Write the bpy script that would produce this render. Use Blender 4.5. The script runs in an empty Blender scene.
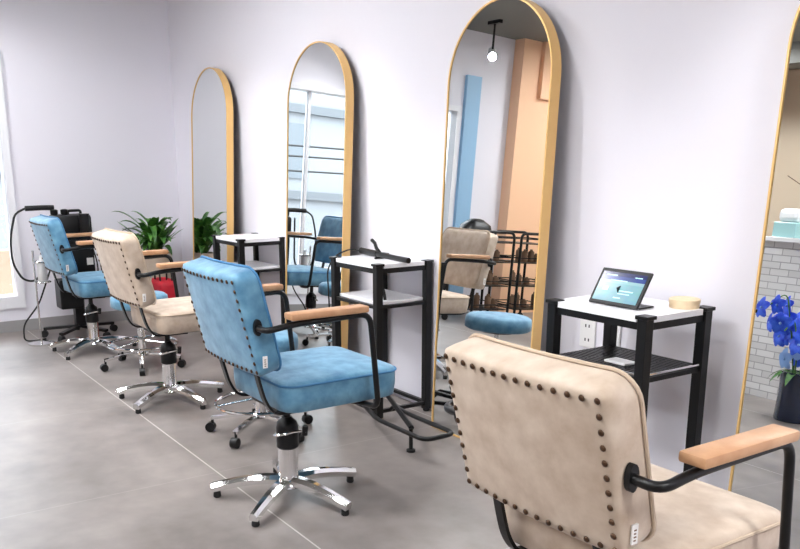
import bpy, bmesh, math, random
from mathutils import Vector, Matrix
random.seed(7)
PI = math.pi
SC = bpy.context.scene
COL = SC.collection

# ------------------------------------------------------------------ camera
def make_camera():
    yaw, pitch, roll, f = .9974, .24, -.0071, 847.05
    cx, cy = 369.32, 367.66
    fw = Vector((-math.sin(yaw)*math.cos(pitch), math.cos(yaw)*math.cos(pitch), -math.sin(pitch)))
    r = fw.cross(Vector((0, 0, 1))).normalized(); u = r.cross(fw)
    c, s = math.cos(roll), math.sin(roll)
    r2 = c*r + s*u; u2 = -s*r + c*u
    cam = bpy.data.cameras.new('camera'); o = bpy.data.objects.new('camera', cam); COL.objects.link(o)
    m = Matrix((( r2.x, u2.x, -fw.x, 0), (r2.y, u2.y, -fw.y, 0), (r2.z, u2.z, -fw.z, 1.25), (0, 0, 0, 1)))
    o.matrix_world = m
    cam.sensor_fit = 'HORIZONTAL'; cam.sensor_width = 36; cam.lens = f/800*36
    cam.shift_x = (400-cx)/800; cam.shift_y = (cy-274.5)/800
    cam.clip_start = .02; cam.clip_end = 300
    SC.camera = o
make_camera()

# ------------------------------------------------------------------ world, exposure
W = bpy.data.worlds.new('sky'); SC.world = W; W.use_nodes = True
bg = W.node_tree.nodes['Background']; bg.inputs[0].default_value = (.84, .92, 1, 1); bg.inputs[1].default_value = 8.5
SC.view_settings.view_transform = 'Standard'; SC.view_settings.look = 'None'
SC.view_settings.gamma = 1; SC.view_settings.use_curve_mapping = False
SC.view_settings.exposure = 0.62
try:
    SC.cycles.use_denoising = True; SC.cycles.max_bounces = 10; SC.cycles.glossy_bounces = 6
    SC.cycles.diffuse_bounces = 5; SC.cycles.transparent_max_bounces = 12
    SC.cycles.sample_clamp_indirect = 8; SC.cycles.caustics_reflective = False; SC.cycles.caustics_refractive = False
except Exception: pass

WY = 2.54; FX = -6.8; NY = -3.4; RX = 2.6; CZ = 2.75          # mirror wall, far wall, near wall, right wall, ceiling
FILL_W = 34; SPOT_W = 34
WIN = (-.58, 1.27, .18, 2.03)                                  # far window y0,y1,z0,z1
pl = bpy.data.lights.new('window_daylight', 'AREA'); pl.shape = 'RECTANGLE'; pl.size = WIN[1]-WIN[0]; pl.size_y = WIN[3]-WIN[2]
pl.cycles.is_portal = True
po = bpy.data.objects.new('window_daylight', pl); COL.objects.link(po)
po.location = (FX-.3, (WIN[0]+WIN[1])/2, (WIN[2]+WIN[3])/2); po.rotation_euler = (0, -PI/2, 0)

# ------------------------------------------------------------------ materials
def mat(name, col, rough=.5, metal=0, var=0, scale=6, col2=None, bump=0, bscale=None, spec=.5, emit=None, estr=0, detail=4, lo=.35, hi=.65, sheen=0, coat=0):
    m = bpy.data.materials.new(name); m.use_nodes = True
    nt = m.node_tree; b = nt.nodes['Principled BSDF']
    b.inputs['Base Color'].default_value = (*col, 1); b.inputs['Roughness'].default_value = rough
    b.inputs['Metallic'].default_value = metal; b.inputs['Specular IOR Level'].default_value = spec
    if sheen: b.inputs['Sheen Weight'].default_value = sheen
    if coat: b.inputs['Coat Weight'].default_value = coat
    if emit: b.inputs['Emission Color'].default_value = (*emit, 1); b.inputs['Emission Strength'].default_value = estr
    tc = nt.nodes.new('ShaderNodeTexCoord')
    if col2:
        n = nt.nodes.new('ShaderNodeTexNoise'); n.inputs['Scale'].default_value = scale; n.inputs['Detail'].default_value = detail
        nt.links.new(tc.outputs['Object'], n.inputs['Vector'])
        r = nt.nodes.new('ShaderNodeValToRGB'); r.color_ramp.elements[0].position = lo; r.color_ramp.elements[1].position = hi
        r.color_ramp.elements[0].color = (*col, 1); r.color_ramp.elements[1].color = (*col2, 1)
        nt.links.new(n.outputs['Fac'], r.inputs['Fac']); nt.links.new(r.outputs['Color'], b.inputs['Base Color'])
    if bump:
        n2 = nt.nodes.new('ShaderNodeTexNoise'); n2.inputs['Scale'].default_value = bscale or scale*6; n2.inputs['Detail'].default_value = 4
        nt.links.new(tc.outputs['Object'], n2.inputs['Vector'])
        bp = nt.nodes.new('ShaderNodeBump'); bp.inputs['Strength'].default_value = bump; bp.inputs['Distance'].default_value = .01
        nt.links.new(n2.outputs['Fac'], bp.inputs['Height']); nt.links.new(bp.outputs['Normal'], b.inputs['Normal'])
    return m
def s2l(*c):
    return tuple(((x/255)/12.92 if x/255 <= .04045 else ((x/255+.055)/1.055)**2.4) for x in c)

M = {}
M['wall'] = mat('wall_paint', s2l(230, 228, 236), .6, bump=.03, bscale=120)
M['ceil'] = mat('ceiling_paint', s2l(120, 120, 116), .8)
M['base'] = mat('baseboard_paint', s2l(150, 148, 148), .5)
M['blue'] = mat('blue_suede', s2l(58, 116, 152), .62, col2=s2l(122, 174, 200), scale=17, lo=.24, hi=.80, detail=6, bump=.10, bscale=60, sheen=.25)
M['bluepipe'] = mat('blue_piping', s2l(66, 124, 168), .6)
M['cream'] = mat('cream_suede', s2l(180, 158, 136), .6, col2=s2l(216, 200, 182), scale=17, lo=.26, hi=.78, detail=6, bump=.08, bscale=60, sheen=.2)
M['creampipe'] = mat('cream_piping', s2l(196, 176, 154), .6)
M['teal'] = mat('teal_vinyl', s2l(84, 160, 190), .5, col2=s2l(110, 185, 208), scale=8)
M['stud'] = mat('dark_bronze_stud', s2l(84, 62, 46), .35, .7)
M['black'] = mat('black_metal', s2l(13, 13, 14), .38, 0, spec=.35)
M['blackp'] = mat('black_plastic', s2l(12, 12, 13), .4, spec=.35)
M['rubber'] = mat('black_rubber', s2l(20, 20, 20), .7)
M['chrome'] = mat('chrome', (.82, .82, .82), .09, 1)
M['wood'] = mat('armrest_wood', s2l(186, 138, 100), .42, col2=s2l(206, 162, 124), scale=14)
M['tag'] = mat('white_fabric_tag', s2l(238, 236, 232), .7)
M['ink'] = mat('brown_print', s2l(120, 90, 70), .7)
M['gold'] = mat('light_brass_frame', s2l(230, 188, 120), .38, .2)
M['mirror'] = mat('mirror_glass', (.86, .88, .87), .0, 1)
M['mback'] = mat('mirror_backing', s2l(70, 62, 56), .7)
M['marble'] = mat('white_marble', s2l(248, 248, 250), .25, col2=s2l(230, 230, 236), scale=5, lo=.5, hi=.75)
M['white'] = mat('white_plastic', s2l(238, 238, 238), .4)
M['pot'] = mat('beige_ceramic', s2l(196, 180, 162), .5)
M['soil'] = mat('soil', s2l(60, 45, 34), .9)
M['leaf'] = mat('leaf_green', s2l(44, 92, 40), .38, col2=s2l(96, 150, 62), scale=22)
M['red'] = mat('red_fabric', s2l(196, 24, 44), .6, col2=s2l(160, 14, 34), scale=12)
M['bfl'] = mat('blue_petal', s2l(24, 62, 214), .5, col2=s2l(60, 110, 240), scale=30)
M['pfl'] = mat('pale_blue_petal', s2l(140, 180, 236), .5)
M['vase'] = mat('dark_glass_vase', s2l(28, 40, 66), .08, coat=.5)
M['peach'] = mat('peach_paint', s2l(240, 194, 158), .6)
M['beige'] = mat('beige_paint', s2l(190, 176, 156), .7)
M['bluepaint'] = mat('blue_frame_paint', s2l(150, 190, 222), .5)
M['frame'] = mat('white_window_frame', s2l(236, 236, 240), .4)
M['ext'] = mat('grey_render', s2l(104, 107, 110), .7)
M['extd'] = mat('grey_band', s2l(74, 78, 82), .7)
M['extg'] = mat('window_dark', s2l(64, 72, 78), .2)
M['pave'] = mat('pavement', s2l(130, 128, 126), .8)
M['orange'] = mat('orange_panel', s2l(176, 132, 108), .6)
M['tealsign'] = mat('teal_sign', s2l(70, 180, 180), .4, emit=s2l(70, 190, 185), estr=1.2)
M['twig'] = mat('dry_twig', s2l(92, 76, 62), .8)
M['tglass'] = mat('pale_teal_box', s2l(150, 190, 190), .25)
M['brown'] = mat('brown_box', s2l(120, 92, 72), .6)
M['boxlid'] = mat('pale_wood', s2l(226, 200, 160), .5, col2=s2l(236, 214, 178), scale=20)
M['lamp'] = mat('lamp_diffuser', (1, 1, 1), .5, emit=(.97, .98, 1), estr=9)

def glass_mat():
    m = bpy.data.materials.new('window_glass'); m.use_nodes = True; nt = m.node_tree; nt.nodes.clear()
    o = nt.nodes.new('ShaderNodeOutputMaterial'); mx = nt.nodes.new('ShaderNodeMixShader')
    t = nt.nodes.new('ShaderNodeBsdfTransparent'); g = nt.nodes.new('ShaderNodeBsdfGlossy'); g.inputs['Roughness'].default_value = .02
    f = nt.nodes.new('ShaderNodeFresnel'); f.inputs[0].default_value = 1.35
    nt.links.new(f.outputs[0], mx.inputs[0]); nt.links.new(t.outputs[0], mx.inputs[1]); nt.links.new(g.outputs[0], mx.inputs[2])
    nt.links.new(mx.outputs[0], o.inputs[0]); return m
M['glass'] = glass_mat()

def floor_mat():
    m = mat('grey_floor_tile', s2l(150, 143, 138), .3, spec=.35); nt = m.node_tree; b = nt.nodes['Principled BSDF']
    tc = nt.nodes.new('ShaderNodeTexCoord')
    def noise(s, d):
        n = nt.nodes.new('ShaderNodeTexNoise'); n.inputs['Scale'].default_value = s; n.inputs['Detail'].default_value = d
        nt.links.new(tc.outputs['Object'], n.inputs['Vector']); return n
    n1 = noise(1.6, 6); n2 = noise(9, 5)
    r = nt.nodes.new('ShaderNodeValToRGB'); r.color_ramp.elements[0].position = .3; r.color_ramp.elements[1].position = .72
    r.color_ramp.elements[0].color = (*s2l(104, 97, 93), 1); r.color_ramp.elements[1].color = (*s2l(158, 149, 144), 1)
    mixn = nt.nodes.new('ShaderNodeMix'); mixn.data_type = 'FLOAT'; mixn.inputs[0].default_value = .35
    nt.links.new(n1.outputs['Fac'], mixn.inputs[2]); nt.links.new(n2.outputs['Fac'], mixn.inputs[3]); nt.links.new(mixn.outputs[0], r.inputs['Fac'])
    # tile joints every 1.2 m
    mp = nt.nodes.new('ShaderNodeMapping'); nt.links.new(tc.outputs['Object'], mp.inputs['Vector']); mp.inputs['Location'].default_value = (3.12+12, -1.262+12, 0)
    sp = nt.nodes.new('ShaderNodeSeparateXYZ'); nt.links.new(mp.outputs[0], sp.inputs[0])
    def joint(sock, period):
        a = nt.nodes.new('ShaderNodeMath'); a.operation = 'PINGPONG'; a.inputs[1].default_value = period/2; nt.links.new(sock, a.inputs[0])
        c = nt.nodes.new('ShaderNodeMath'); c.operation = 'LESS_THAN'; c.inputs[1].default_value = .0028; nt.links.new(a.outputs[0], c.inputs[0]); return c
    j1 = joint(sp.outputs[0], 1.2); j2 = joint(sp.outputs[1], 1.2)
    mx = nt.nodes.new('ShaderNodeMath'); mx.operation = 'MAXIMUM'; nt.links.new(j1.outputs[0], mx.inputs[0]); nt.links.new(j2.outputs[0], mx.inputs[1])
    mc = nt.nodes.new('ShaderNodeMix'); mc.data_type = 'RGBA'; jf = nt.nodes.new('ShaderNodeMath'); jf.operation = 'MULTIPLY'; jf.inputs[1].default_value = .18; nt.links.new(j1.outputs[0], jf.inputs[0]); nt.links.new(jf.outputs[0], mx.inputs[0]); nt.links.new(mx.outputs[0], mc.inputs[0]); nt.links.new(r.outputs[0], mc.inputs[6])
    mc.inputs[7].default_value = (*s2l(190, 184, 178), 1); nt.links.new(mc.outputs[2], b.inputs['Base Color'])
    rr = nt.nodes.new('ShaderNodeMapRange'); rr.inputs[3].default_value = .30; rr.inputs[4].default_value = .48
    nt.links.new(n2.outputs['Fac'], rr.inputs[0]); nt.links.new(rr.outputs[0], b.inputs['Roughness'])
    return m
M['floor'] = floor_mat()

def brick_mat():
    m = mat('white_brick', s2l(228, 226, 222), .7); nt = m.node_tree; b = nt.nodes['Principled BSDF']
    tc = nt.nodes.new('ShaderNodeTexCoord'); mp = nt.nodes.new('ShaderNodeMapping'); mp.inputs['Rotation'].default_value = (PI/2, 0, 0)
    nt.links.new(tc.outputs['Object'], mp.inputs[0])
    br = nt.nodes.new('ShaderNodeTexBrick'); br.inputs['Scale'].default_value = 1; br.inputs['Brick Width'].default_value = .13; br.inputs['Row Height'].default_value = .045
    br.inputs['Mortar Size'].default_value = .003; br.inputs['Color1'].default_value = (*s2l(244, 242, 240), 1); br.inputs['Color2'].default_value = (*s2l(222, 220, 217), 1)
    br.inputs['Mortar'].default_value = (*s2l(182, 180, 178), 1); nt.links.new(mp.outputs[0], br.inputs['Vector'])
    nt.links.new(br.outputs['Color'], b.inputs['Base Color'])
    bp = nt.nodes.new('ShaderNodeBump'); bp.inputs['Strength'].default_value = .5; bp.inputs['Distance'].default_value = .01; bp.invert = True
    nt.links.new(br.outputs['Fac'], bp.inputs['Height']); nt.links.new(bp.outputs[0], b.inputs['Normal']); return m
M['brick'] = brick_mat()

def screen_mat():
    m = mat('tablet_display', (.02, .02, .02), .15); nt = m.node_tree; b = nt.nodes['Principled BSDF']
    tc = nt.nodes.new('ShaderNodeTexCoord'); sp = nt.nodes.new('ShaderNodeSeparateXYZ'); nt.links.new(tc.outputs['Generated'], sp.inputs[0])
    r = nt.nodes.new('ShaderNodeValToRGB'); r.color_ramp.interpolation = 'CONSTANT'; e = r.color_ramp.elements
    e[0].position = 0; e[0].color = (*s2l(140, 200, 214), 1); e[1].position = .62; e[1].color = (*s2l(164, 214, 224), 1)
    for p, c in ((.72, s2l(28, 70, 160)), (.86, s2l(20, 36, 110))):
        x = e.new(p); x.color = (*c, 1)
    n = nt.nodes.new('ShaderNodeTexNoise'); n.inputs['Scale'].default_value = 5; nt.links.new(tc.outputs['Generated'], n.inputs['Vector'])
    nt.links.new(sp.outputs[2], r.inputs[0])
    mx = nt.nodes.new('ShaderNodeMix'); mx.data_type = 'RGBA'; mx.blend_type = 'SOFT_LIGHT'; mx.inputs[0].default_value = .5
    nt.links.new(r.outputs[0], mx.inputs[6]); nt.links.new(n.outputs['Color'], mx.inputs[7])
    nt.links.new(mx.outputs[2], b.inputs['Emission Color']); b.inputs['Emission Strength'].default_value = .62
    return m
M['screen'] = screen_mat()

# ------------------------------------------------------------------ mesh helpers
def V(*a): return Vector(a)
def link(name, bm, m, parent=None, smooth=False, loc=None):
    bmesh.ops.recalc_face_normals(bm, faces=bm.faces)
    me = bpy.data.meshes.new(name); bm.to_mesh(me); bm.free()
    if smooth:
        try: me.shade_smooth()
        except Exception:
            for p in me.polygons: p.use_smooth = True
        if smooth != 'full':
            try: me.set_sharp_from_angle(angle=math.radians(40))
            except Exception: pass
    for mm in (m if isinstance(m, (list, tuple)) else [m]): me.materials.append(mm)
    o = bpy.data.objects.new(name, me); COL.objects.link(o)
    if parent: o.parent = parent
    if loc: o.location = loc
    return o
def tag(o, label=None, cat=None, group=None, kind=None):
    if label: o['label'] = label
    if cat: o['category'] = cat
    if group: o['group'] = group
    if kind: o['kind'] = kind
    return o
def thing(name, label, cat, loc=(0, 0, 0), rz=0, group=None):
    o = bpy.data.objects.new(name, None); COL.objects.link(o); o.empty_display_size = .1
    o.location = loc; o.rotation_euler = (0, 0, rz)
    return tag(o, label, cat, group)
def struct(name, bm, m, label=None):
    o = link(name, bm, m); o['kind'] = 'structure'
    tag(o, label, None); return o
def box(bm, x0, x1, y0, y1, z0, z1, bev=0, mi=0):
    vs = [bm.verts.new(p) for p in ((x0,y0,z0),(x1,y0,z0),(x1,y1,z0),(x0,y1,z0),(x0,y0,z1),(x1,y0,z1),(x1,y1,z1),(x0,y1,z1))]
    fs = [bm.faces.new([vs[i] for i in q]) for q in ((0,3,2,1),(4,5,6,7),(0,1,5,4),(1,2,6,5),(2,3,7,6),(3,0,4,7))]
    for f in fs: f.material_index = mi
    if bev:
        es = list({e for f in fs for e in f.edges})
        bmesh.ops.bevel(bm, geom=es, offset=bev, segments=2, affect='EDGES', profile=.5)
def B(*a, **k):
    bm = bmesh.new(); box(bm, *a, **k); return bm
def smooth_path(pts, r=.04, n=6, closed=False):
    """round every inner corner of a polyline"""
    pts = [Vector(p) for p in pts]; out = []; N = len(pts)
    for i, p in enumerate(pts):
        if not closed and i in (0, N-1): out.append(p); continue
        a, b = pts[(i-1) % N], pts[(i+1) % N]
        d1, d2 = (a-p), (b-p); t = min(r, d1.length*.48, d2.length*.48)
        p1, p2 = p+d1.normalized()*t, p+d2.normalized()*t
        for k in range(n+1):
            s = k/n; out.append(p1*(1-s)**2 + p*2*s*(1-s) + p2*s*s)
    return out
def sweep(bm, pts, sec, closed=False, up=(0, 0, 1), scale=None):
    """sweep a 2-D section (list of (side, up)) along points"""
    pts = [Vector(p) for p in pts]; N = len(pts); rings = []
    pn = None
    for i, p in enumerate(pts):
        if closed: t = pts[(i+1) % N]-pts[i-1]
        else: t = pts[min(i+1, N-1)]-pts[max(i-1, 0)]
        t.normalize()
        if pn is None:
            u = Vector(up)
            if abs(t.dot(u)) > .95: u = Vector((1, 0, 0)) if abs(t.x) < .9 else Vector((0, 1, 0))
            n = (u-t*u.dot(t)).normalized()
        else: n = (pn-t*pn.dot(t)).normalized()
        pn = n; s = t.cross(n); k = scale[i] if scale else 1
        rings.append([bm.verts.new(p+s*a*k+n*b*k) for a, b in sec])
    K = len(sec)
    for i in range(N if closed else N-1):
        A, C = rings[i], rings[(i+1) % N]
        for j in range(K): bm.faces.new((A[j], A[(j+1) % K], C[(j+1) % K], C[j]))
    if not closed:
        bm.faces.new(rings[0][::-1]); bm.faces.new(rings[-1])
def circ(r, n=10): return [(r*math.cos(2*PI*i/n), r*math.sin(2*PI*i/n)) for i in range(n)]
def rect(w, h): return [(-w/2,-h/2),(w/2,-h/2),(w/2,h/2),(-w/2,h/2)]
def tube(bm, pts, r, n=10, closed=False, scale=None): sweep(bm, pts, circ(r, n), closed, scale=scale)
def T(pts, r, n=10, closed=False, corner=None):
    bm = bmesh.new(); tube(bm, smooth_path(pts, corner, 6, closed) if corner else pts, r, n, closed); return bm
def lathe(bm, prof, n=24, c=(0, 0, 0), cap=True):
    rings = [[bm.verts.new((c[0]+r*math.cos(2*PI*i/n), c[1]+r*math.sin(2*PI*i/n), c[2]+z)) for i in range(n)] for r, z in prof]
    for A, C in zip(rings, rings[1:]):
        for j in range(n): bm.faces.new((A[j], A[(j+1) % n], C[(j+1) % n], C[j]))
    if cap: bm.faces.new(rings[0][::-1]); bm.faces.new(rings[-1])
def L(prof, n=24, c=(0, 0, 0)):
    bm = bmesh.new(); lathe(bm, prof, n, c); return bm
def rr(w, h, r, n=6, sub=5):
    """rounded rectangle outline, with extra points along the sides"""
    c = []
    for (sx, sy, a0) in ((1, 1, 0), (-1, 1, PI/2), (-1, -1, PI), (1, -1, 3*PI/2)):
        for k in range(n+1):
            a = a0+PI/2*k/n; c.append((sx*(w/2-r)+r*math.cos(a), sy*(h/2-r)+r*math.sin(a)))
    out = []
    for i, p in enumerate(c):
        out.append(p)
        if i % (n+1) == n:
            q = c[(i+1) % len(c)]
            for s in range(1, sub): out.append((p[0]+(q[0]-p[0])*s/sub, p[1]+(q[1]-p[1])*s/sub))
    return out
def pad(rings, fn, capbulge0=0, capbulge1=0):
    """loft outlines ((w,h,r),depth) with domed caps; fn maps (a,b,depth) to 3-D"""
    bm = bmesh.new(); RR = []
    for (w, h, r), d in rings: RR.append([bm.verts.new(fn(a, b, d)) for a, b in rr(w, h, r)])
    K = len(RR[0])
    for A, C in zip(RR, RR[1:]):
        for j in range(K): bm.faces.new((A[j], A[(j+1) % K], C[(j+1) % K], C[j]))
    for end, bul in ((0, -capbulge0), (-1, capbulge1)):
        (w, h, r), d = rings[end]; ol = rr(w, h, r); prev = RR[end]
        for s in (.9, .75, .55, .3):
            cur = [bm.verts.new(fn(a*s, b*s, d+bul*(1-s*s*s))) for a, b in ol]
            for j in range(K): bm.faces.new((prev[j], prev[(j+1) % K], cur[(j+1) % K], cur[j]))
            prev = cur
        c = bm.verts.new(fn(0, 0, d+bul))
        for j in range(K): bm.faces.new((prev[j], prev[(j+1) % K], c))
    return bm

# ------------------------------------------------------------------ setting
struct('floor', B(FX-.2, RX+.2, NY-.2, WY+.2, -.1, 0), M['floor'])
struct('ceiling', B(FX-.2, RX+.2, NY-.2, WY+.2, CZ, CZ+.1), M['ceil'])
struct('wall_mirror', B(FX-.2, RX+.2, WY, WY+.15, 0, CZ), M['wall'])
bm = bmesh.new()
y0, y1, z0, z1 = WIN
box(bm, FX-.15, FX, y1, WY, 0, CZ); box(bm, FX-.15, FX, NY, y0, 0, CZ)
box(bm, FX-.15, FX, y0, y1, 0, z0); box(bm, FX-.15, FX, y0, y1, z1, CZ)
struct('wall_far', bm, M['wall'])
struct('wall_near', B(FX-.2, RX+.2, NY-.15, NY, 0, CZ), M['beige'])
struct('wall_right', B(RX, RX+.15, NY, WY, 0, CZ), M['wall'])
struct('baseboard_far', B(FX, FX+.014, -.61, WY, 0, .085), M['base'])
# window
wf = bmesh.new(); t = .05
box(wf, FX-.13, FX+.02, y0, y1, z0, z0+.09); box(wf, FX-.13, FX+.02, y0, y1, z1-t, z1)
box(wf, FX-.13, FX+.02, y1-t, y1, z0+.09, z1-t); box(wf, FX-.13, FX+.02, y0, y0+t, z0+.09, z1-t)
w1 = struct('window_1', wf, M['frame'])
mb = bmesh.new(); box(mb, FX-.09, FX-.05, .91, .94, z0+.09, z1-t); box(mb, FX-.09, FX-.05, .2, .24, z0+.09, z1-t)
link('mullion', mb, M['frame'], w1)
link('pane', B(FX-.075, FX-.07, y0+t, y1-t, z0+.09, z1-t), M['glass'], w1)
struct('trim_1', B(FX-.02, FX+.04, -.79, -.61, 0, CZ-.42), M['bluepaint'])          # blue post beside the window
struct('wall_peach', B(FX, FX+.14, NY, -1.21, 0, CZ), M['peach'])
bm = bmesh.new(); box(bm, FX+.14, FX+.19, -2.1, -1.45, 2.2, 2.27); box(bm, FX+.14, FX+.19, -1.52, -1.45, 2.27, CZ)
struct('trim_2', bm, M['peach'])
bm = bmesh.new(); box(bm, FX, RX, -2.5, -2.3, CZ-.18, CZ)
struct('trim_3', bm, M['ceil'])

# street outside the window
bd = thing('building', 'grey rendered building with grey bands across the street outside the window', 'building', (-15, 0, -.3))
link('facade', B(-.5, 0, -9, 12, 0, 4.3), M['ext'], bd)
for zz in (1.35, 3.0): link('band', B(0, .12, -9, 12, zz, zz+.16), M['extd'], bd)
for i in range(6):
    f = link('window', B(0, .05, -7+i*3, -5.6+i*3, 1.75, 2.8), M['extg'], bd)
tag(link('pavement', B(-40, FX-.2, -30, 30, -.4, -.3), M['pave']), 'pale grey paved street outside the window', 'pavement', kind='structure')
for i, (zz, lab) in enumerate(((1.62, 'upper'), (1.5, 'middle'), (1.33, 'lower'))):
    tag(link('overhead_cable', T([(-9, -8, zz+.25), (-9, 1, zz), (-9, 10, zz+.3)], .012, 6), M['black']),
        f'{lab} of the dark cables strung across the street outside', 'cable')
tag(link('orange_panel', B(-7.6, -7.55, .95, 1.6, 0, .55, .01), M['orange']), 'orange panel standing low outside the far window', 'panel')
sg = thing('shop_sign', 'teal lit round sign outside the far window', 'sign', (-8.4, -.95, 1.72))
link('disc', L([(.001, -.03), (.17, -.03), (.17, .03), (.001, .03)], 20), M['tealsign'], sg)
link('bracket', T([(0, 0, -.03), (0, 0, -2.02)], .02), M['extd'], sg)

# ------------------------------------------------------------------ lamps: added fill panels, track spots
def panel(x, y, lab, e=1):  # invented ceiling fixture, added as general fill and kept out of the mirrors
    p = thing('added_fill_panel', lab, 'light', (x, y, CZ-.06))
    link('housing', B(-.62, .62, -.17, .17, .02, .06), M['white'], p)
    d = link('diffuser', B(-.6, .6, -.15, .15, .006, .02), M['lamp'], p)
    l = bpy.data.lights.new('fill_lamp', 'AREA'); l.shape = 'RECTANGLE'; l.size = 1.2; l.size_y = .3; l.energy = FILL_W*e; l.color = (.96, .97, 1)
    o = bpy.data.objects.new('fill_lamp', l); COL.objects.link(o); o.parent = p; o.location = (0, 0, 0)
for x, y, lab, e in ((-4.6, .9, 'added fill light panel above the far chairs', .8), (-5.2, -1.9, 'added fill light panel nearest the peach wall', 1), (-2.6, -.2, 'added fill light panel above the aisle', .9),
                  (-.2, -1.4, 'added fill light panel just behind the viewer', .35), (.9, 1.0, 'added fill light panel near the right wall', 1.1),
                  (-2.5, -2.0, 'added fill light panel over the reception counter', .6)):
    panel(x, y, lab, e)
def track(y, xs, aim, lab, e, drop=0):
    tr = thing('lighting_track', lab, 'lighting track', (0, y, CZ-.03))
    link('rail', B(min(xs)-(.4 if len(xs) > 1 else .08), max(xs)+(.4 if len(xs) > 1 else .08), -.02, .02, 0, .03), M['black'], tr)
    for x in xs:
        sp = thing('track_spotlight', f'black track spotlight aimed at the mirror wall, {x:.1f}', 'spotlight', (x, y, CZ-.03), 0)
        link('stem', T([(0, 0, 0), (0, 0, -.10-drop)], .01), M['black'], sp)
        d = (Vector(aim(x))-Vector((x, y, CZ-.16-drop))).normalized(); c = Vector((0, 0, -.13-drop))
        h = link('lamp_head', T([c-d*.07, c+d*.05], .038, 16), M['white'], sp)
        link('lens', T([c+d*.05, c+d*.053], .032, 16), M['lamp'], h)
        l = bpy.data.lights.new('spot_lamp', 'SPOT'); l.energy = e; l.spot_size = math.radians(75); l.spot_blend = .9; l.shadow_soft_size = .035; l.color = (.98, .98, 1)
        o = bpy.data.objects.new('spot_lamp', l); COL.objects.link(o); o.parent = sp; o.location = c+d*.07
        o.rotation_euler = d.to_track_quat('-Z', 'Y').to_euler()
        SPOTS.append(sp)
SPOTS = []
track(1.75, (-5.3, -4.2, -2.9, -1.6, -.3), lambda x: (x+.15, WY-.4, 1.0), 'black ceiling track in front of the mirrors', SPOT_W)
track(.3, (-6.15, -3.6, -1.7, .2), lambda x: (x, 1.6, .4) if x > -5 else (-6.8, 1.7, .9), 'black ceiling track above the aisle', SPOT_W)
track(-.5, (-6.3,), lambda x: (-4.6, .8, 1.2), 'short black ceiling track by the window', 14, .13)
names = ['in the far corner', 'between the far mirrors', 'beside the tallest looking mirror', 'above the tablet table', 'by the right wall',
         'above the far blue chair', 'above the blue chair aisle', 'above the near cream chair', 'behind the viewer', 'hanging by the window, reflected in the big mirror']
for s, n in zip(SPOTS, names): s['label'] = 'white ceiling track spotlight ' + n

# ------------------------------------------------------------------ arched mirrors
def mirror(x, y, lean, lab, yaw=0):
    H, w, D, fw = 1.888, .641, .05, .007
    p = thing('arched_mirror', lab, 'mirror', (x+w/2, y, 0), 0, 'arched mirrors leaning on the wall'); p.rotation_euler = (-lean, 0, yaw)
    def arch(w, H, z0):
        r = w/2; pts = [(-r, z0), (r, z0)]
        for k in range(4): pts.append((r, z0+(H-r-z0)*(k+1)/4)) if k < 3 else None
        for k in range(33): a = PI*k/32; pts.append((r*math.cos(a), H-r+r*math.sin(a)))
        for k in range(3): pts.append((-r, z0+(H-r-z0)*(3-k)/4))
        return pts
    o, i = arch(w, H, .004), arch(w-2*fw, H-fw, .004+fw)
    bm = bmesh.new(); n = len(o)
    def ring(pts, yy): return [bm.verts.new((a, yy, b)) for a, b in pts]
    A, Bv, C, E = ring(o, 0), ring(i, 0), ring(o, D), ring(i, D)
    for j in range(n):
        k = (j+1) % n
        for f in ((A[j], A[k], Bv[k], Bv[j]), (A[j], C[j], C[k], A[k]), (Bv[j], Bv[k], E[k], E[j]), (C[j], E[j], E[k], C[k])): bm.faces.new(f)
    link('frame', bm, M['gold'], p, True)
    for nm, yy, tk, mm in (('glass', .004, .004, M['mirror']), ('backing', .010, .018, M['mback'])):
        bm = bmesh.new(); a = [bm.verts.new((q[0], yy, q[1])) for q in i]; b = [bm.verts.new((q[0], yy+tk, q[1])) for q in i]
        bm.faces.new(a); bm.faces.new(b)
        for j in range(n): bm.faces.new((a[j], a[(j+1) % n], b[(j+1) % n], b[j]))
        link(nm, bm, mm, p)
    for sx in (-1, 1):
        yb = WY-y-lean*1.45; link('wall_bracket', B(sx*.09-.02, sx*.09+.02, .028, yb-.003, 1.43, 1.47, .003), M['black'], p)
    return p
MX, MS = -6.155, 1.522
for k, (ln, yy, lab) in enumerate(((.045, 2.36, 'arched brass-framed mirror in the far corner beside the potted plant'),
                                   (.045, 2.36, 'arched brass-framed mirror reflecting the bright window and a blue chair'),
                                   (.045, 2.36, 'tall arched brass-framed mirror reflecting a peach wall and a cream chair'),
                                   (.055, 2.36, 'arched mirror at the right edge reflecting blue orchids and white brick'))):
    mirror(MX+k*MS+(.012 if k == 1 else 0) if k < 3 else -1.532, yy, ln, lab, .022 if k == 1 else 0)

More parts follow.
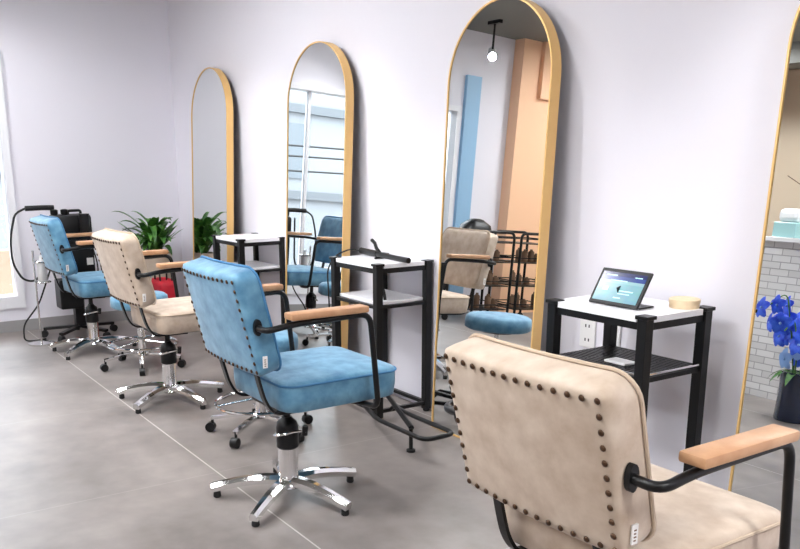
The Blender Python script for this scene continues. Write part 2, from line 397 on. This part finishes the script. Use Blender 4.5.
# ------------------------------------------------------------------ salon chairs
STUD = None
def stud_mesh():
    bm = bmesh.new(); lathe(bm, [(.007, 0), (.0068, .0018), (.005, .0038), (.002, .0046)], 10)
    me = bpy.data.meshes.new('stud'); bm.to_mesh(me); bm.free(); me.materials.append(M['stud'])
    for p in me.polygons: p.use_smooth = True
    return me
def salon_chair(x, y, h, rz, fab, pipe, lab, phase=-2.2, up=0):
    global STUD
    p = thing('salon_chair', lab, 'chair', (x, y, 0), rz, 'salon styling chairs facing the mirrors')
    K = .22
    ta = math.radians(13.6); cU, sU = math.cos(ta), math.sin(ta)
    def bk(a, b, d):          # backrest space -> chair space
        d2 = d + K*a*a
        return Vector((a, -.262 - b*sU + d2*cU, .718+h + b*cU + d2*sU))
    back = link('backrest', pad([((.450, .330, .016), 0), ((.472, .352, .026), .007), ((.480, .360, .04), .03), ((.484, .364, .055), .07), ((.476, .356, .055), .082), ((.45, .33, .05), .089)], bk, .004, .012), fab, p, 'full')
    bm = bmesh.new(); tube(bm, [bk(a, b, .078) for a, b in rr(.488, .368, .056)], .0042, 6, True); link('piping', bm, pipe, back, True)
    if STUD is None: STUD = stud_mesh()
    nw, nh = .434, .316
    spots = [(-nw/2+nw*i/13, s*nh/2) for i in range(14) for s in (1, -1)] + [(s*nw/2, -nh/2+nh*i/10) for i in range(1, 10) for s in (1, -1)]
    for a, b in spots:
        o = bpy.data.objects.new('stud', STUD); COL.objects.link(o); o.parent = back
        o.location = bk(a, b, -.0022 if abs(a) < .2 else -.0012)
        o.rotation_euler = (PI/2+ta, 0, 0)
    tg = bmesh.new()
    for q, w_, h_ in (((0, 0), .018, .042),):
        A = [tg.verts.new(bk(.2395, -.125, .024)+Vector((.0035+dx, dy, dz))) for dx in (-.002, .002) for dy, dz in ((-.008, -.02), (.008, -.02), (.008, .02), (-.008, .02))]
        for f in ((0,1,2,3),(4,5,6,7),(0,1,5,4),(1,2,6,5),(2,3,7,6),(3,0,4,7)): tg.faces.new([A[i] for i in f])
    tgo = link('care_tag', tg, M['tag'], back); tgo['label'] = 'white fabric tag'
    ik = bmesh.new()
    for j in range(4):
        q = bk(.2395, -.125, .024); box(ik, q.x+.0055, q.x+.0062, q.y-.004, q.y+.002+.001*(j % 2), q.z-.014+j*.007, q.z-.011+j*.007)
    link('print', ik, M['ink'], tgo)
    # seat
    def st(a, b, d): return Vector((a, .117+b, .513+h+d))
    seat = link('seat', pad([((.43, .44, .05), -.112), ((.462, .472, .06), -.104), ((.472, .482, .062), -.06), ((.472, .482, .062), -.014), ((.464, .474, .06), -.004), ((.44, .45, .055), .002)], st, 0, .012), fab, p, 'full')
    bm = bmesh.new(); tube(bm, [st(a, b, -.012) for a, b in rr(.476, .486, .064)], .0042, 6, True); link('piping', bm, pipe, seat, True)
    # arms
    for s in (-1, 1):
        pl_ = bmesh.new(); sec = [(.014*math.cos(2*PI*i/16), .028*math.sin(2*PI*i/16)) for i in range(16)]
        sweep(pl_, [(s*.241, -.222, .725+h), (s*.254, -.222, .725+h)], sec); link('mounting_plate', pl_, M['black'], p, True)
        pts = [(s*.243, -.222, .724+h), (s*.312, -.222, .722+h), (s*.312, -.13, .735+h), (s*.314, .170, .742+h), (s*.312, .205, .40+h), (s*.20, .205, .392+h), (s*.08, .15, .392+h)]
        arm = link('armrest_tube', T(pts, .0105, 12, corner=.045), M['black'], p, True)
        ab = bmesh.new(); box(ab, s*.314-.03, s*.314+.03, -.145, .15, .751+h, .774+h, .006); link('armrest_pad', ab, M['wood'], arm, True)
    for s in (-1, 1):
        pts = [(s*.15, -.195, .60+h), (s*.15, -.185, .53+h), (s*.15, -.16, .44+h), (s*.15, -.125, .390+h), (s*.15, .05, .388+h)]
        bm = bmesh.new(); sweep(bm, smooth_path(pts, .04, 5), rect(.026, .009), up=(0, 1, 0)); link('back_support', bm, M['black'], p)
    # pedestal
    link('seat_plate', B(-.11, .11, -.09, .13, .378+h, .402+h, .004), M['black'], p)
    link('piston', L([(.014, .29), (.014, .385+h)], 14), M['black'], p, True)
    link('pump_collar', L([(.034, .200), (.042, .208), (.042, .285), (.036, .305), (.020, .318), (.018, .325)], 24), M['blackp'], p, True)
    link('column', L([(.040, .062), (.0365, .072), (.0365, .205)], 24), M['chrome'], p, True)
    lv = [(-.047, -.02, .245)] + [(.049*math.cos(a), .049*math.sin(a), .245+.006*i) for i, a in enumerate([-2.6, -2.1, -1.6, -1.1, -.6, -.1])] + [(.075, .02, .283), (.098, .03, .287)]
    lever = link('pump_lever', T(lv, .006, 8), M['chrome'], p, True)
    link('knob', T([(.088, .026, .270), (.092, .028, .305)], .011, 10), M['blackp'], lever, True)
    link('hub', L([(.05, .048), (.056, .054), (.052, .068), (.04, .078)], 24), M['chrome'], p, True)
    for j in range(5):
        a = phase+j*2*PI/5; d = Vector((math.cos(a), math.sin(a), 0))
        pts = [d*.03+V(0, 0, .074), d*.10+V(0, 0, .076), d*.18+V(0, 0, .064), d*.25+V(0, 0, .048), d*.295+V(0, 0, .036)]
        sec = [(-.026, -.013), (.026, -.013), (.026, .006), (.012, .019), (-.012, .019), (-.026, .006)]
        bm = bmesh.new(); sweep(bm, smooth_path(pts, .03, 4), sec, scale=None); lg = link('base_leg', bm, M['chrome'], p)
        for v in lg.data.vertices:
            q = v.co.copy(); rad = q.dot(d); side = q-d*rad; side.z = 0; v.co = q-side*(.38*max(0, rad-.05)/.24)
        link('glide', L([(.012, 0), (.015, .004), (.013, .028)], 12, d*.277), M['rubber'], lg, True)
    return p
salon_chair(-5.749, 1.488, .0, .03, M['blue'], M['bluepipe'], 'blue suede salon chair farthest away beside the black trolley')
salon_chair(-4.291, 1.494, .0, .03, M['cream'], M['creampipe'], 'cream suede salon chair behind the middle blue chair', -2.277)
salon_chair(-2.714, 1.384, .0, .0, M['blue'], M['bluepipe'], 'blue suede salon chair in the middle, its chrome base in full view', -2.18)
salon_chair(-1.21, 1.412, -.041, .0, M['cream'], M['creampipe'], 'cream suede salon chair nearest the viewer with bronze studs')

# ------------------------------------------------------------------ rolling stools
def stool(x, y, ztop, rad, fab, lab, ph=.3):
    p = thing('rolling_stool', lab, 'stool', (x, y, 0), 0, 'rolling stools between the chairs')
    st = link('seat', L([(rad*.9, ztop-.085), (rad*.99, ztop-.075), (rad, ztop-.04), (rad*.98, ztop-.018), (rad*.88, ztop-.004), (rad*.5, ztop+.004), (.01, ztop+.006)], 32), fab, p, 'full')
    link('seat_plate', L([(.09, ztop-.10), (.09, ztop-.085)], 20), M['black'], p, True)
    link('piston', L([(.014, .22), (.014, ztop-.095)], 14), M['chrome'], p, True)
    link('column', L([(.026, .09), (.026, .24)], 18), M['chrome'], p, True)
    link('foot_ring', T([(.21*math.cos(2*PI*i/28), .21*math.sin(2*PI*i/28), .15) for i in range(28)], .008, 8, True), M['chrome'], p, True)
    for j in range(3):
        a = ph+j*2*PI/3; link('ring_spoke', T([(0.02*math.cos(a), .02*math.sin(a), .17), (.21*math.cos(a), .21*math.sin(a), .15)], .006, 8), M['chrome'], p, True)
    link('hub', L([(.035, .075), (.04, .085), (.034, .105)], 20), M['chrome'], p, True)
    for j in range(5):
        a = ph+j*2*PI/5; d = V(math.cos(a), math.sin(a), 0)
        bm = bmesh.new(); sweep(bm, [d*.02+V(0, 0, .09), d*.12+V(0, 0, .088), d*.24+V(0, 0, .070)], [(-.014, -.008), (.014, -.008), (.014, .006), (-.014, .006)])
        lg = link('base_leg', bm, M['chrome'], p)
        cs = bmesh.new(); n = d.cross(V(0, 0, 1)); c = d*.245+V(0, 0, .024)
        tube(cs, [c-n*.016, c+n*.016], .0235, 14); tube(cs, [d*.235+V(0, 0, .03), d*.235+V(0, 0, .075)], .007, 8)
        link('caster', cs, M['blackp'], lg, True)
    return p
stool(-3.50, 1.65, .482, .185, M['blue'], 'round blue rolling stool tucked behind the middle blue chair')
stool(-5.12, 1.62, .465, .175, M['blue'], 'round blue rolling stool tucked behind the far cream chair', .9)

# ------------------------------------------------------------------ side tables
def side_table(x, y, lab, mesh_shelf=False, foot=False):
    p = thing('side_table', lab, 'side table', (x, y, 0), 0, 'side tables beside the mirrors')
    w, d, H, s = .393, .293, .773, .036
    for px, py in ((0, 0), (w, 0), (w, d), (0, d)):
        lg = link('leg', B(px-s/2, px+s/2, py-s/2, py+s/2, .012, H-.012, .002), M['black'], p)
        link('cap', B(px-s/2-.006, px+s/2+.006, py-s/2-.006, py+s/2+.006, H-.012, H, .002), M['black'], lg)
        link('foot', L([(.014, 0), (.016, .004), (.016, .012)], 12, (px, py, 0)), M['rubber'], lg)
    def rails(nm, z, hh, dd=.018):
        bm = bmesh.new(); e = dd/2
        for py in (0, d): box(bm, s/2, w-s/2, py-e, py+e, z-hh, z)
        for px in (0, w): box(bm, px-e, px+e, s/2, d-s/2, z-hh, z)
        return link(nm, bm, M['black'], p)
    rails('top_rail', H-.024, .024); rails('shelf_rail', .570, .016); rails('base_rail', .052, .018)
    # notched top
    g = s/2+.008; e = .012
    pl = [(-e, g), (g, g), (g, -e), (w-g, -e), (w-g, g), (w+e, g), (w+e, d-g), (w-g, d-g), (w-g, d+e), (g, d+e), (g, d-g), (-e, d-g)]
    bm = bmesh.new(); a = [bm.verts.new((q[0], q[1], H-.0235)) for q in pl]; b = [bm.verts.new((q[0], q[1], H-.004)) for q in pl]
    bm.faces.new(a[::-1]); bm.faces.new(b)
    for j in range(12): bm.faces.new((a[j], a[(j+1) % 12], b[(j+1) % 12], b[j]))
    link('tabletop', bm, M['marble'], p)
    if mesh_shelf:
        bm = bmesh.new()
        for i in range(15): yy = .012+i*(d-.024)/14; box(bm, .01, w-.01, yy-.006, yy+.006, .5705, .5765)
        for i in range(5): xx = .02+i*(w-.04)/4; box(bm, xx-.004, xx+.004, .01, d-.01, .5705, .5755)
        sh = link('shelf', bm, M['black'], p)
        link('edge_wire', T([(.03, -.014, .582), (w+.014, -.014, .582), (w+.014, d-.03, .582)], .0035, 6, corner=.02), M['chrome'], p)
    else:
        link('shelf', B(.012, w-.012, .012, d-.012, .5705, .586, .002), M['marble'], p)
    if foot:
        z = .105
        f = link('footrest', T([(w-.02, -.09, z), (w+.27, -.185, z), (w+.63, -.185, z), (w+.63, -.02, z), (w+.30, -.02, z), (w+.05, .06, .075), (w, .075, .045)], .0105, 10, corner=.05), M['black'], p, True)
        link('brace', T([(w-.02, -.09, z), (w-.03, -.05, .07), (w-.01, 0, .05)], .0105, 8, corner=.02), M['black'], p, True)
        link('diagonal_bar', T([(w-.01, .05, .13), (w+.46, -.13, z)], .012, 8), M['black'], p, True)
        pg = link('support_peg', T([(w+.47, -.14, .012), (w+.47, -.14, z)], .009, 10), M['black'], p, True)
        link('peg_foot', L([(.020, 0), (.020, .010), (.010, .014)], 16, (w+.47, -.14, 0)), M['rubber'], pg, True)
    return p
side_table(-5.344, 2.239, 'black side table with white top beside the far mirrors')
side_table(-3.743, 2.215, 'black side table with a curling iron and a tube footrest', foot=True)
side_table(-2.1133, 2.1413, 'black side table holding the tablet, with a slatted black shelf', mesh_shelf=True)
TZ = .769

# things on the tables
ci = thing('curling_iron', 'black curling iron lying on the middle side table', 'curling iron', (-3.55, 2.36, TZ))
link('handle', T([(-.22, .03, .022), (-.10, .01, .022), (-.02, 0, .022)], .017, 12), M['blackp'], ci, True)
link('barrel', T([(-.02, 0, .022), (.16, -.01, .018), (.27, -.015, .017)], .014, 12), M['black'], ci, True)
link('clamp_lever', T([(-.0, .0, .03), (-.03, 0, .05), (-.045, 0, .075), (-.08, .005, .088)], .009, 8), M['blackp'], ci, True)
link('stand_foot', T([(.0, -.03, .005), (0, .03, .005)], .005, 8), M['blackp'], ci, True)
link('cord', T([(-.22, .03, .022), (-.25, -.02, .03), (-.21, -.13, .012), (-.235, -.17, -.06), (-.225, -.166, -.30)], .004, 6, corner=.04), M['rubber'], ci, True)
hk = thing('hair_clip', 'black curved clip on the shelf of the middle side table', 'hair clip', (-3.42, 2.27, .586))
link('curved_arm', T([(-.05, 0, .03), (-.03, 0, .055), (.0, 0, .065), (.03, 0, .062)], .006, 8), M['blackp'], hk, True)
link('grip', T([(.03, 0, .062), (.045, 0, .03), (.05, 0, .006)], .008, 8, corner=.02), M['blackp'], hk, True)

tb = thing('tablet', 'black tablet propped up on a stand, its screen lit blue', 'tablet', (-1.905, 2.195, TZ)); tb.rotation_euler = (0, 0, .0)
tl = math.radians(31); cs, sn = math.cos(tl), math.sin(tl)
def tilt(o, y0=0): o.rotation_euler = (-tl, 0, 0); o.location = (0, y0, .006)
bd_ = link('body', B(-.106, .102, 0, .009, 0, .132, .003), M['blackp'], tb); tilt(bd_)
sc_ = link('screen', B(-.094, .090, -.0012, .0005, .013, .119), M['screen'], bd_)
bm = bmesh.new()
for xa, xb, za, zb in ((-.075, -.03, .105, .109), (.045, .075, .105, .108), (-.05, .02, .088, .091), (-.07, -.045, .05, .066), (.0, .06, .052, .056), (.0, .05, .042, .045), (-.01, .02, .026, .03)):
    box(bm, xa, xb, -.0016, -.0011, za, zb)
link('interface', bm, mat('interface_white', s2l(170, 215, 225), .3, emit=s2l(170, 215, 225), estr=.3), sc_)
link('kickstand', B(-.05, .09, .03, .10, .0008, .006, .001), M['blackp'], tb)
bm = bmesh.new(); sweep(bm, [(0, .06, .005), (0, .043, .07)], rect(.05, .004)); link('stand_strut', bm, M['blackp'], tb)
lid = thing('round_wooden_box', 'round pale wooden box on the table beside the tablet', 'box', (-1.765, 2.385, TZ))
link('body', L([(.046, 0), (.048, .003), (.048, .018)], 32), M['boxlid'], lid, True)
link('lid', L([(.050, .016), (.050, .028), (.046, .031), (.01, .031)], 32), M['boxlid'], lid, True)
tag(link('folded_cloth', B(-1.93, -1.84, 2.20, 2.26, .577, .586, .003), M['white']), 'small white folded cloth on the slatted shelf under the tablet', 'cloth')
tag(link('paper_sheet', B(-5.30, -5.14, 2.30, 2.43, TZ, TZ+.004), mat('pink_paper', s2l(240, 222, 222), .6)), 'pale pink paper on the far side table', 'paper')

# wall socket
so = thing('wall_socket', 'white double wall socket low on the wall beneath the tablet table', 'socket', (-2.315, WY-.008, .575))
link('plate', B(-.04, .04, 0, .008, -.06, .06, .003), M['white'], so)
bm = bmesh.new()
for zz in (-.028, .028):
    for xx in (-.009, .009): box(bm, xx-.003, xx+.003, -.0008, .0003, zz-.006, zz+.006)
link('slots', bm, M['extd'], so)
tag(link('switch_plate', B(-2.23, -2.15, WY-.008, WY, .50, .66, .003), M['white']), 'white blank plate on the wall right of the socket', 'plate')

# ------------------------------------------------------------------ plant, red bag
def leaf(bm, base, az, length, lift, width, droop):
    d = V(math.cos(az), math.sin(az), 0); side = V(-math.sin(az), math.cos(az), 0); rows = []
    n = 7
    for i in range(n+1):
        s = i/n; p = Vector(base)+d*(length*s*(1-.25*s*droop))+V(0, 0, length*(lift*s-droop*s*s))
        w = width*(math.sin(PI*min(1, .12+s*.88))**.8)*(1 if s < .98 else .1)+.0008
        rows.append((bm.verts.new(p-side*w+V(0, 0, w*.35)), bm.verts.new(p), bm.verts.new(p+side*w+V(0, 0, w*.35))))
    for A, C in zip(rows, rows[1:]):
        bm.faces.new((A[0], A[1], C[1], C[0])); bm.faces.new((A[1], A[2], C[2], C[1]))
pp = thing('potted_plant', 'bushy green potted plant in the corner beside the far mirror', 'plant', (-6.48, 2.20, 0))
link('pot', L([(.085, 0), (.10, .01), (.125, .50), (.128, .56), (.112, .56), (.108, .52), (.01, .52)], 28), M['pot'], pp, True)
link('soil', L([(.107, .515), (.107, .53), (.01, .535)], 20), M['soil'], pp)
bm = bmesh.new(); rnd = random.Random(5)
for i in range(58):
    az = rnd.uniform(0, 2*PI); hh = rnd.uniform(0, .16)
    b = (rnd.uniform(-.04, .04), rnd.uniform(-.04, .04), .55+hh)
    ln = rnd.uniform(.19, .33)
    yy = math.sin(az)*ln*.8
    if yy > .17: ln *= .66
    leaf(bm, b, az, ln, rnd.uniform(.8, 1.65), rnd.uniform(.018, .030), rnd.uniform(.6, 1.2))
for i in range(16):
    leaf(bm, (rnd.uniform(-.03, .03), rnd.uniform(-.03, .03), .55), rnd.uniform(0, 2*PI), rnd.uniform(.2, .28), rnd.uniform(1.0, 1.4), .028, rnd.uniform(.2, .5))
lo = link('leaves', bm, M['leaf'], pp, 'full')
bm = bmesh.new()
for i in range(9):
    a = i*.7; tube(bm, [(.02*math.cos(a), .02*math.sin(a), .52), (.035*math.cos(a), .035*math.sin(a), .62), (.05*math.cos(a), .05*math.sin(a), .72)], .005, 6)
link('stems', bm, M['leaf'], pp)
rb = thing('red_bag', 'red fabric tote bag on the floor in front of the plant', 'bag', (-6.12, 2.13, 0))
link('body', pad([((.24, .15, .03), 0), ((.28, .17, .04), .03), ((.29, .17, .05), .2), ((.26, .13, .04), .36), ((.25, .11, .03), .40)], lambda a, b, d: V(a, b, d), 0, -.03), M['red'], rb, 'full')
for s in (-1, 1): link('handle', T([(-.06, s*.045, .38), (-.05, s*.045, .46), (.05, s*.045, .46), (.06, s*.045, .38)], .007, 8, corner=.03), M['blackp'], rb, True)

# ------------------------------------------------------------------ black trolley at the far wall
tr = thing('salon_trolley', 'black salon trolley with machine boxes behind the far blue chair', 'trolley', (-6.33, 1.55, 0))
link('upper_box', B(-.12, .12, -.13, .115, .75, .89, .02), M['blackp'], tr, True)
link('lower_box', B(-.12, .12, -.12, .115, .46, .73, .015), M['blackp'], tr, True)
bm = B(-.08, .08, -.14, .02, .22, .43, .01); link('tray_box', bm, M['blackp'], tr)
link('column', B(-.035, .035, -.035, .035, .07, .80, .004), M['black'], tr)
bo = link('rating_label', B(.12, .1212, .055, .10, .535, .585), M['tag'], tr); bo['label'] = 'white label'
for j, a in enumerate((.5, 1.76, 3.0, 4.28, 5.5)):
    d = V(math.cos(a), math.sin(a), 0); bm = bmesh.new()
    sweep(bm, [V(0, 0, .08), d*.26+V(0, 0, .065)], rect(.035, .02)); lg = link('base_leg', bm, M['black'], tr)
    cb = bmesh.new(); n = d.cross(V(0, 0, 1)); c = d*.26+V(0, 0, .026); tube(cb, [c-n*.016, c+n*.016], .026, 14); tube(cb, [d*.25+V(0, 0, .03), d*.25+V(0, 0, .07)], .008, 8)
    link('caster', cb, M['rubber'], lg, True)
hnd = link('carry_handle', T([(.0, -.02, .88), (0, -.02, .915), (0, .07, .915), (0, .07, .88)], .010, 8, corner=.03), M['blackp'], tr, True)
for q in (-.12, -.05):
    link('knob', L([(.022, .89), (.026, .90), (.026, .925), (.012, .93)], 14, (.03, q, 0)), M['blackp'], tr, True)
link('side_hook', T([(.11, .05, .86), (.135, .05, .86), (.15, .05, .88)], .008, 8, corner=.02), M['black'], tr, True)
# clipper lying on top with its cable hanging in a loop
cl = thing('hair_clipper', 'black hair clipper on the trolley top with its cable looping down', 'hair clipper', (-6.33, 1.37, .93))
link('body', T([(.03, .06, .012), (.03, -.02, .014), (.02, -.13, .012)], .018, 12), M['blackp'], cl, True)
link('cable', T([(.02, -.13, .012), (.02, -.20, -.02), (.02, -.245, -.18), (.02, -.25, -.36), (.02, -.19, -.48), (.02, -.11, -.50), (.02, -.045, -.42), (.02, -.035, -.20), (.02, -.03, -.05)], .0075, 8, corner=.07), M['rubber'], cl, True)
pc = tag(link('power_cable', T([(-6.36, 1.425, .62), (-6.36, 1.36, .45), (-6.36, 1.28, .26), (-6.36, 1.16, .12), (-6.33, 1.15, .01), (-6.31, 1.22, .006), (-6.34, 1.30, .007)], .006, 8, corner=.05), M['rubber']),
         'thin black power cable trailing from the trolley to the floor', 'cable')
hd = thing('hair_dryer', 'black hair dryer hanging on the front of the trolley', 'hair dryer', (-6.165, 1.60, .74))
link('nozzle_body', T([(0, 0, .02), (.0, .0, .16)], .036, 16), M['blackp'], hd, True)
link('handle', T([(0, 0, .05), (.05, .03, -.08)], .018, 12), M['blackp'], hd, True)
link('cord', T([(.05, .03, -.08), (.08, .05, -.2), (.06, .03, -.42)], .005, 8, corner=.06), M['rubber'], hd, True)
# chrome accessory stand left of the trolley
cr = thing('accessory_stand', 'chrome tool holder stand left of the black trolley', 'stand', (-6.20, 1.24, 0))
link('post', T([(0, 0, .02), (0, 0, .66)], .007, 10), M['chrome'], cr, True)
link('base', L([(.09, 0), (.09, .012), (.02, .022)], 20), M['chrome'], cr, True)
link('holder_plate', L([(.05, .436), (.05, .445)], 18, (0, .05, 0)), M['chrome'], cr)
for zz in (.44, .58): link('ring', T([(.05*math.cos(2*PI*i/18)+.0, .05+.05*math.sin(2*PI*i/18), zz) for i in range(18)], .006, 8, True), M['chrome'], cr, True)
tag(link('white_bottle', L([(.03, 0), (.033, .004), (.033, .13), (.014, .15), (.012, .175)], 16, (-6.20, 1.29, .445)), M['white'], None, True), 'white bottle hanging in the chrome tool holder', 'bottle')

# ------------------------------------------------------------------ seen only in the mirrors: reception counter, orchids, carts
rc = thing('reception_counter', 'white brick reception counter reflected in the right mirror', 'counter', (-2.6, -.45, 0))
link('brick_front', B(-2.0, 1.3, -.55, 0, 0, 1.03), M['brick'], rc)
link('countertop', B(-2.03, 1.33, -.60, .04, 1.03, 1.06, .004), M['white'], rc)
for i, (x, y, w, d, h, mm, lab) in enumerate(((-3.22, -.56, .16, .16, .10, M['tglass'], 'pale teal box on the brick counter'), (-3.22, -.56, .14, .13, .09, M['white'], 'white folded towel on top of the pale teal box'))):
    z = 1.06+(.10 if i else 0)
    tag(link('teal_box' if i == 0 else 'folded_towel', B(x-w/2, x+w/2, y-d/2, y+d/2, z, z+h, .03 if i else .006), mm), lab, 'box' if i == 0 else 'towel')
bv = thing('branch_vase', 'vase of thin dry branches on the brick counter', 'vase', (-3.02, -.50, 1.06))
link('vase', L([(.03, 0), (.05, .04), (.04, .12), (.022, .16), (.026, .18)], 20), M['vase'], bv, True)
rnd = random.Random(3)
for i in range(7):
    a = rnd.uniform(0, 2*PI); e = rnd.uniform(.15, .32)
    link('branch', T([(0, 0, .05), (.3*e*math.cos(a), .3*e*math.sin(a), .3), (e*math.cos(a), e*math.sin(a), .36+rnd.uniform(-.12, .12))], .003, 5), M['twig'], bv)
ov = thing('orchid_arrangement', 'bright blue orchids in a dark glass vase reflected in the right mirror', 'flowers', (-2.66, .06, 0))
link('vase', L([(.085, 0), (.09, .01), (.085, .16), (.09, .29), (.08, .29), (.075, .02), (.01, .015)], 24), M['vase'], ov, True)
def blossom(c, nrm, r, mm):
    nrm = nrm.normalized(); a = nrm.orthogonal().normalized(); b = nrm.cross(a); bm = bmesh.new()
    for k in range(5):
        th = k*2*PI/5+.3; d = a*math.cos(th)+b*math.sin(th); s = a*-math.sin(th)+b*math.cos(th); rows = []
        for i in range(6):
            t = i/5; w = r*.42*math.sin(PI*(.1+.85*t))**.7; q = d*r*t+nrm*(r*.25*t*(1-t)*2-.1*r*t)
            rows.append((bm.verts.new(q-s*w), bm.verts.new(q+nrm*.12*w), bm.verts.new(q+s*w)))
        for A, C in zip(rows, rows[1:]):
            bm.faces.new((A[0], A[1], C[1], C[0])); bm.faces.new((A[1], A[2], C[2], C[1]))
    o = link('blossom', bm, mm, ov, 'full', c)
    cb = bmesh.new(); bmesh.ops.create_icosphere(cb, subdivisions=1, radius=r*.14, matrix=Matrix.Translation(nrm*r*.08)); link('centre', cb, M['pfl'], o)
rnd = random.Random(11)
for k in range(6):
    a = k*2*PI/6+.4; e = .21 if k % 2 else .16; top = .72 if k % 2 else .88
    pts = [V(0, 0, .1), V(.3*e*math.cos(a), .3*e*math.sin(a), .42), V(.8*e*math.cos(a), .8*e*math.sin(a), top*.85), V(e*1.3*math.cos(a), e*1.3*math.sin(a), top*.75)]
    sp = smooth_path(pts, .1, 5); link('stem', T(sp, .004, 6), M['leaf'], ov)
    for j in range(6):
        s = j/5; q = pts[1].lerp(pts[2], min(1, s*1.3-.1)) if s < .8 else pts[3]
        q = q+V(rnd.uniform(-.05, .05), rnd.uniform(-.05, .05), rnd.uniform(-.04, .04))
        blossom(q, V(math.cos(a)*.6+rnd.uniform(-.3, .3), .9, rnd.uniform(-.1, .5)), rnd.uniform(.058, .076), M['pfl'] if (j == 0 and k < 3) else M['bfl'])
bm = bmesh.new()
for i in range(9): leaf(bm, (0, 0, .26), i*.7, .2, .6, .022, .8)
link('leaves', bm, M['leaf'], ov, 'full')

# black carts by the window wall
def cart(x, y, lab):
    p = thing('utility_cart', lab, 'cart', (x, y, 0), 0, 'black carts by the window wall')
    for sx in (-1, 1):
        link('side_frame', T([(sx*.19, -.22, .06), (sx*.19, -.22, .86), (sx*.19, .22, .86), (sx*.19, .22, .06)], .013, 10, corner=.06), M['black'], p, True)
        for sy in (-1, 1):
            bm = bmesh.new(); tube(bm, [(sx*.19-.012, sy*.22, .03), (sx*.19+.012, sy*.22, .03)], .03, 14); link('caster', bm, M['rubber'], p)
    for zz in (.14, .36, .58, .76):
        bm = bmesh.new(); box(bm, -.18, .18, -.21, .21, zz, zz+.008)
        for q in ((-.18, -.175, -.21, .21), (.175, .18, -.21, .21), (-.18, .18, -.21, -.205), (-.18, .18, .205, .21)): box(bm, *q, zz+.045, zz+.055)
        link('tray', bm, M['black'], p)
    n = 0
    for zz in (.148, .368, .588):
        for k in range(4):
            yy = y-.15+k*.1; hh = rnd.uniform(.07, .15); mm = (M['brown'], M['white'], M['blackp'], M['boxlid'])[(n*7+k) % 4]; n += 1
            tag(link('product_bottle', L([(.028, 0), (.03, .004), (.03, hh*.8), (.014, hh*.9), (.014, hh)], 12, (x+rnd.uniform(.02, .1), yy, zz)), mm, None, True),
                'small product bottle on a tray of a black cart by the window wall', 'bottle', 'product bottles on the black carts')
cart(-6.1, -.42, 'black metal trolley cart of trays nearest the window, reflected in the big mirror')
cart(-6.1, -.95, 'black metal trolley cart of trays in front of the peach wall')
bg_ = thing('black_bag', 'dark slouchy bag on top of a black cart behind the cream chair reflection', 'bag', (-6.1, -.32, .768))
link('body', pad([((.28, .20, .06), 0), ((.34, .24, .1), .04), ((.30, .18, .08), .14), ((.14, .08, .03), .19)], lambda a, b, d: V(b, a, d), 0, .01), M['blackp'], bg_, 'full')
